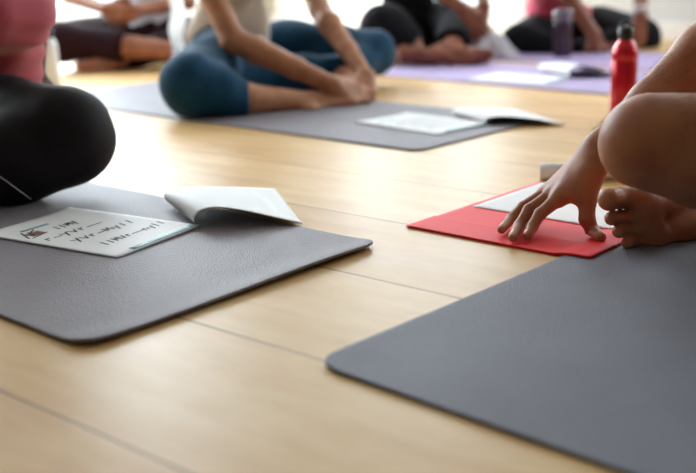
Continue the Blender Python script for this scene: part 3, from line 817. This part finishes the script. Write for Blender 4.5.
bo3, hf3 = bodyops(tp3, [tn, tf, sn, sf, an_, af_],
    foot_ops(ank, V3((.86, .5, -.06)), V3((.2, -.3, .9)), V3((-.4, .6, .3)), .90) + foot_ops(ankf, V3((.5, -.75, -.1)), V3((0, .2, 1)), V3((-.8, -.5, 0)), .88)
    + hand_ops(wn_, V3((.80, .35, -.42)), V3((.1, .5, .8)), V3((.0, -.75, .6)), .95, k=1.22) + hand_ops(wf, V3((-.1, -.8, -.5)), V3((-.9, .1, .2)), V3((.3, -.3, .9)), .95, k=1.2),
    (at(272, -170, 3.52), V3((.743, -.669, -.3))))
grow('body', bo3, .0048, SK3, m3)
tro = [('add', inflate(tn, .008), .04, .04), ('add', inflate(tf, .008), .04, .04),
       ('add', [cap(kn, kn.lerp(cuff, .5), .083, .078), cap(kn.lerp(cuff, .5), cuff, .078, .062, (cuff, cuff-kn))], .02, .04),
       ('add', [cap(kf, kf.lerp(ankf, .62), .07, .06, (kf.lerp(ankf, .62), ankf-kf))], .02, .04), ('add', inflate(tp3[:1], .010), .04, .05), ('add', [cap(at(238, 78, 3.50), at(322, 74, 3.64), .075, .07)], .02, .07), ('disp', folds(.0055, 32, 17))]
tro.append(('clip', lambda P: F(.0075)-P[..., 2]))
grow('trousers', tro, .006, TEALC, m3)
sl3 = [cap(sn1, sn1.lerp(en, .35), .058, .058, (sn1.lerp(en, .35), en-sn1)), cap(sn2, sn2.lerp(ef, .35), .056, .056, (sn2.lerp(ef, .35), ef-sn2))]
shirt(m3, tp3, sl3, BEI, 'tshirt', zmin=.15, fold=.005, fq=(34, 16), r=.016)
# loose back of the beige top, its backlit edge put in as white cloth
WC = simple('white_cotton_and_backlit_edge', lin(244, 244, 244), .8, var=.02, sheen=.1)
t_ = WC.node_tree; tb = t_.nodes.new('ShaderNodeBsdfTranslucent'); tb.inputs[0].default_value = (.95, .95, .95, 1); ts = t_.nodes.new('ShaderNodeMixShader'); ts.inputs[0].default_value = .6
t_.links.new(t_.nodes['Principled BSDF'].outputs[0], ts.inputs[1]); t_.links.new(tb.outputs[0], ts.inputs[2]); t_.links.new(ts.outputs[0], t_.nodes['Material Output'].inputs['Surface'])
rows = []
for k in range(26):
    t = k/25; top_, bot_ = at(167+17*t, -40, 3.60+.12*t), at(171+13*t, 56+3*math.sin(t*6), 3.60+.12*t)
    off = V3((0, .012*math.sin(t*19), 0)); rows.append([top_.lerp(bot_, j/17) + off*(1+.4*math.sin(j*.5)) + V3((.006*math.sin(j*.9+t*5), 0, 0)) for j in range(18)])
link('backlit_back_panel', loft(rows, .0015), WC, m3)
grow('hair', hair_ops(hf3), .008, HAIR, m3)

# ---- person in maroon trousers behind on the left ----------------------------------
SK4 = skin('light_tan_skin', lin(170, 114, 90), lin(150, 92, 72))
MAR = simple('maroon_cotton', lin(38, 13, 22), .9, var=.15, sheen=.03, spec=.2)
m4 = person((-1.0, 4.9, 0), 'person in dark maroon trousers with hands together, sitting farthest left')
h1, h2 = at(105, 38, 5.05), at(180, 38, 5.10)
k1, k2 = at(62, 42, 4.65), at(205, 38, 4.75)
a1, a2 = at(112, 60, 4.64), at(168, 50, 4.55)
t1 = limb((h1, .10), (k1, .078)); t2 = limb((h2, .10), (k2, .075)); s1 = limb((k1, .07), (k1.lerp(a2, .5), .058), (a2, .040)); s2 = limb((k2, .065), (k2.lerp(a1, .5), .054), (a1, .038))
tp4 = torso_prims(at(150, 36, 5.12), at(150, 5, 5.14), at(150, -42, 5.08), at(148, -84, 5.02), V3((-.3, -.95, 0)), V3((.95, -.3, 0)), .95)
e41, w41 = at(70, -4, 4.85), at(106, 9, 4.66); e42, w42 = at(188, 2, 4.90), at(140, 10, 4.68)
arms4 = [limb((at(112, -55, 5.10), .045), (e41, .037), (w41, .027)), limb((at(190, -55, 5.08), .045), (e42, .037), (w42, .026))]
bo4, hf4 = bodyops(tp4, [t1, t2, s1, s2]+arms4, foot_ops(a1, V3((-.9, -.35, -.15)), V3((0, 0, 1)), V3((.1, .9, .2)), .90) + foot_ops(a2, V3((.9, .2, -.1)), V3((0, .3, .9)), V3((0, -.9, .3)), .85)
    + hand_ops(w41, V3((.8, -.3, -.2)), V3((0, -.3, .9)), V3((0, -.9, -.2)), .9) + hand_ops(w42, V3((-.8, -.3, -.3)), V3((0, -.3, .9)), V3((0, -.9, -.2)), .9),
    (at(145, -118, 4.98), V3((-.3, -.95, -.3))))
grow('body', bo4, .007, SK4, m4)
tr4 = [('add', inflate(t1, .012), .04, .04), ('add', inflate(t2, .012), .04, .04), ('add', [cap(k1, k1.lerp(a2, .60), .084, .070, (k1.lerp(a2, .60), a2-k1)), cap(k2, k2.lerp(a1, 1.0), .075, .060, (k2.lerp(a1, 1.0), a1-k2))], 0, .03), ('add', inflate(tp4[:1], .012), .04, .05), ('disp', folds(.004, 26, 14))]
tr4.append(('clip', lambda P: F(.002)-P[..., 2]))
grow('trousers', tr4, .009, MAR, m4)
PALEB = simple('pale_blue_cotton', lin(200, 208, 222), .85, var=.03, sheen=.2)
def slv(S, E): return cap(S, S.lerp(E, .4), .058, .058, (S.lerp(E, .4), E-S))
shirt(m4, tp4, [slv(at(112, -55, 5.10), e41), slv(at(190, -55, 5.08), e42)], PALEB, 'tshirt', step=.01, zmin=.16, r=.014, fold=.004)
grow('hair', hair_ops(hf4), .01, HAIR, m4)

# ---- person in black trousers in the middle distance --------------------------------
SK5 = skin('deep_tan_skin', lin(150, 92, 66), lin(128, 72, 54))
BLKC = simple('black_cotton', lin(18, 17, 22), .9, var=.15, sheen=.02, spec=.2)
m5 = person((.2, 4.8, 0), 'person in loose black trousers with crossed bare feet behind the teal knee')
h1, h2 = at(385, 32, 4.95), at(440, 22, 5.05)
k1, k2 = at(385, 30, 4.50), at(455, 22, 4.85)
a1, a2 = at(425, 55, 4.42), at(452, 52, 4.40)
t1 = limb((h1, .11), (k1, .10)); t2 = limb((h2, .10), (k2, .078)); s1 = limb((k1, .09), (k1.lerp(a1, .5), .07), (a1+V3((-.03, 0, 0)), .042)); s2 = limb((k2, .075), (k2.lerp(a2, .5), .06), (a2, .042))
tp5 = torso_prims(at(405, 30, 5.05), at(408, -2, 5.06), at(418, -45, 5.0), at(430, -84, 4.95), V3((.55, -.83, 0)), V3((.83, .55, 0)), .95)
s51, s52 = at(370, -55, 4.85), at(450, -55, 5.15); e51, w51 = at(425, -18, 4.62), at(462, 8, 4.54); e52, w52 = at(478, -34, 4.90), at(484, 6, 4.66)
bo5, hf5 = bodyops(tp5, [t1, t2, s1, s2, limb((s51, .045), (e51, .038), (w51, .027)), limb((s52, .045), (e52, .038), (w52, .027))],
    foot_ops(at(445, 50, 4.40), V3((.95, -.1, -.10)), V3((.0, -.3, .9)), V3((.1, .9, .3)), 1.05) + foot_ops(at(405, 52, 4.36), V3((.9, -.3, -.05)), V3((0, .3, 1)), V3((0, -.9, .4)), .85)
    + hand_ops(w51, V3((.65, -.1, -.75)), V3((.6, .4, .3)), V3((.1, -.9, .1)), .5) + hand_ops(w52, V3((-.25, -.2, -.9)), V3((-.6, .3, .2)), V3((.2, -.9, .1)), .5),
    (at(440, -118, 4.85), V3((.5, -.83, -.3))))
grow('body', bo5, .007, SK5, m5)
tr5 = [('add', inflate(t1, .014), .05, .05), ('add', inflate(t2, .012), .05, .05), ('add', [cap(k1, k1.lerp(a1, .74), .104, .075, (k1.lerp(a1, .74), a1-k1)), cap(k2, k2.lerp(a2, .80), .085, .075, (k2.lerp(a2, .80), a2-k2))], 0, .03), ('add', inflate(tp5[:1], .012), .04, .05), ('disp', folds(.005, 26, 14))]
tr5.append(('clip', lambda P: F(.007)-P[..., 2]))
grow('trousers', tr5, .009, BLKC, m5)
shirt(m5, tp5, [slv(s51, e51), slv(s52, e52)], BLKC, 'tshirt', step=.01, zmin=.16, r=.014, fold=.004)
grow('hair', hair_ops(hf5), .01, HAIR, m5)

# ---- person in pink top, farthest right ----------------------------------------------
PNK = simple('pink_jersey', lin(214, 78, 104), .8, var=.06, sheen=.3)
m6 = person((1.1, 5.2, 0), 'person in a pink top and black leggings behind the purple bottle')
h1, h2 = at(548, 30, 5.20), at(598, 30, 5.25)
k1, k2 = at(520, 44, 4.86), at(640, 38, 4.95)
a1, a2 = at(585, 55, 4.75), at(565, 56, 4.78)
t1 = limb((h1, .105), (k1, .082)); t2 = limb((h2, .11), (k2, .085)); s1 = limb((k1, .075), (a1, .045)); s2 = limb((k2, .078), (a2+V3((.08, 0, 0)), .05))
tp6 = torso_prims(at(565, 26, 5.20), at(553, 6, 5.10), at(545, -36, 5.0), at(548, -82, 5.05), V3((-.2, -.98, 0)), V3((.98, -.2, 0)), .95)
s61, s62 = at(515, -55, 5.10), at(600, -55, 5.20); e61, w61 = at(568, -4, 4.80), at(594, 34, 4.72); e62, w62 = at(640, -25, 5.0), at(641, 18, 4.80)
bo6, hf6 = bodyops(tp6, [t1, t2, s1, s2, limb((s61, .045), (e61, .040), (w61, .029)), limb((s62, .045), (e62, .040), (w62, .030))],
    foot_ops(a1+V3((0, .16, 0)), V3((.8, .3, 0)), V3((0, 0, 1)), V3((.2, .9, 0)), .85) + foot_ops(a2+V3((0, .14, 0)), V3((-.8, .3, 0)), V3((0, 0, 1)), V3((-.2, .9, 0)), .85)
    + hand_ops(w61, V3((.35, -.2, -.9)), V3((-.6, -.3, 0)), V3((.4, -.8, .2)), .5, k=1.05) + hand_ops(w62, V3((-.1, -.2, -.95)), V3((-.7, -.3, 0)), V3((.4, -.8, .2)), .5, k=1.05),
    (at(540, -116, 4.95), V3((-.2, -.98, -.3))))
grow('body', bo6, .007, SK5, m6)
tr6 = [('add', inflate(t1, .012), .05, .05), ('add', inflate(t2, .012), .05, .05), ('add', [cap(k1, k1.lerp(a1, .98), .085, .055, (k1.lerp(a1, .98), a1-k1)), cap(k2, a2+V3((.02, 0, 0)), .088, .060)], 0, .03), ('add', inflate(tp6[:1], .010), .04, .05), ('disp', folds(.002, 26, 14))]
tr6.append(('clip', lambda P: F(.007)-P[..., 2]))
grow('leggings', tr6, .009, BLKC, m6)
shirt(m6, tp6, [slv(s61, e61), slv(s62, e62)], PNK, 'tshirt', step=.01, zmin=.15, r=.012, fold=.004)
grow('hair', hair_ops(hf6, True), .01, HAIR, m6)
wb_ = w62.lerp(e62, .10); axs = (e62-w62).normalized()
bm = bmesh.new(); bmesh.ops.create_cone(bm, cap_ends=True, segments=24, radius1=.037, radius2=.037, depth=.035, matrix=Matrix.Translation(wb_) @ axs.to_track_quat('Z', 'X').to_matrix().to_4x4())
link('white_wristband', bm_mesh(bm), WC, m6)

# white towel lying between the two far people
tw = empty('towel', gz(484, 57)); tag(tw, 'crumpled white towel on the far mat between the black and pink clad people', 'towel')
o0 = gz(484, 57); rows = []
for i in range(50):
    row = []
    for j in range(40):
        u, v = i/49-.5, j/39-.5; e = max(0, 1-(2*u)**2)*max(0, 1-(2*v)**2)
        z = .004 + .13*e**.7*(.75+.25*math.sin(u*9+v*7)*math.cos(v*11)) + .012*math.sin(u*23+v*5)*e
        row.append(o0 + V3((u*.30+.01*math.sin(v*20), v*.18+.012*math.sin(u*18), z)))
    rows.append(row)
link('folded_cloth', loft(rows, .004), WC, tw)

# ================================================================== PICTURE SETTINGS
vs_ = SC.view_settings; SC.display_settings.display_device = 'sRGB'
vs_.view_transform = 'Standard'; vs_.look = 'None'; vs_.exposure = 0.86; vs_.gamma = 1; vs_.use_curve_mapping = False
SC.cycles.use_denoising = True
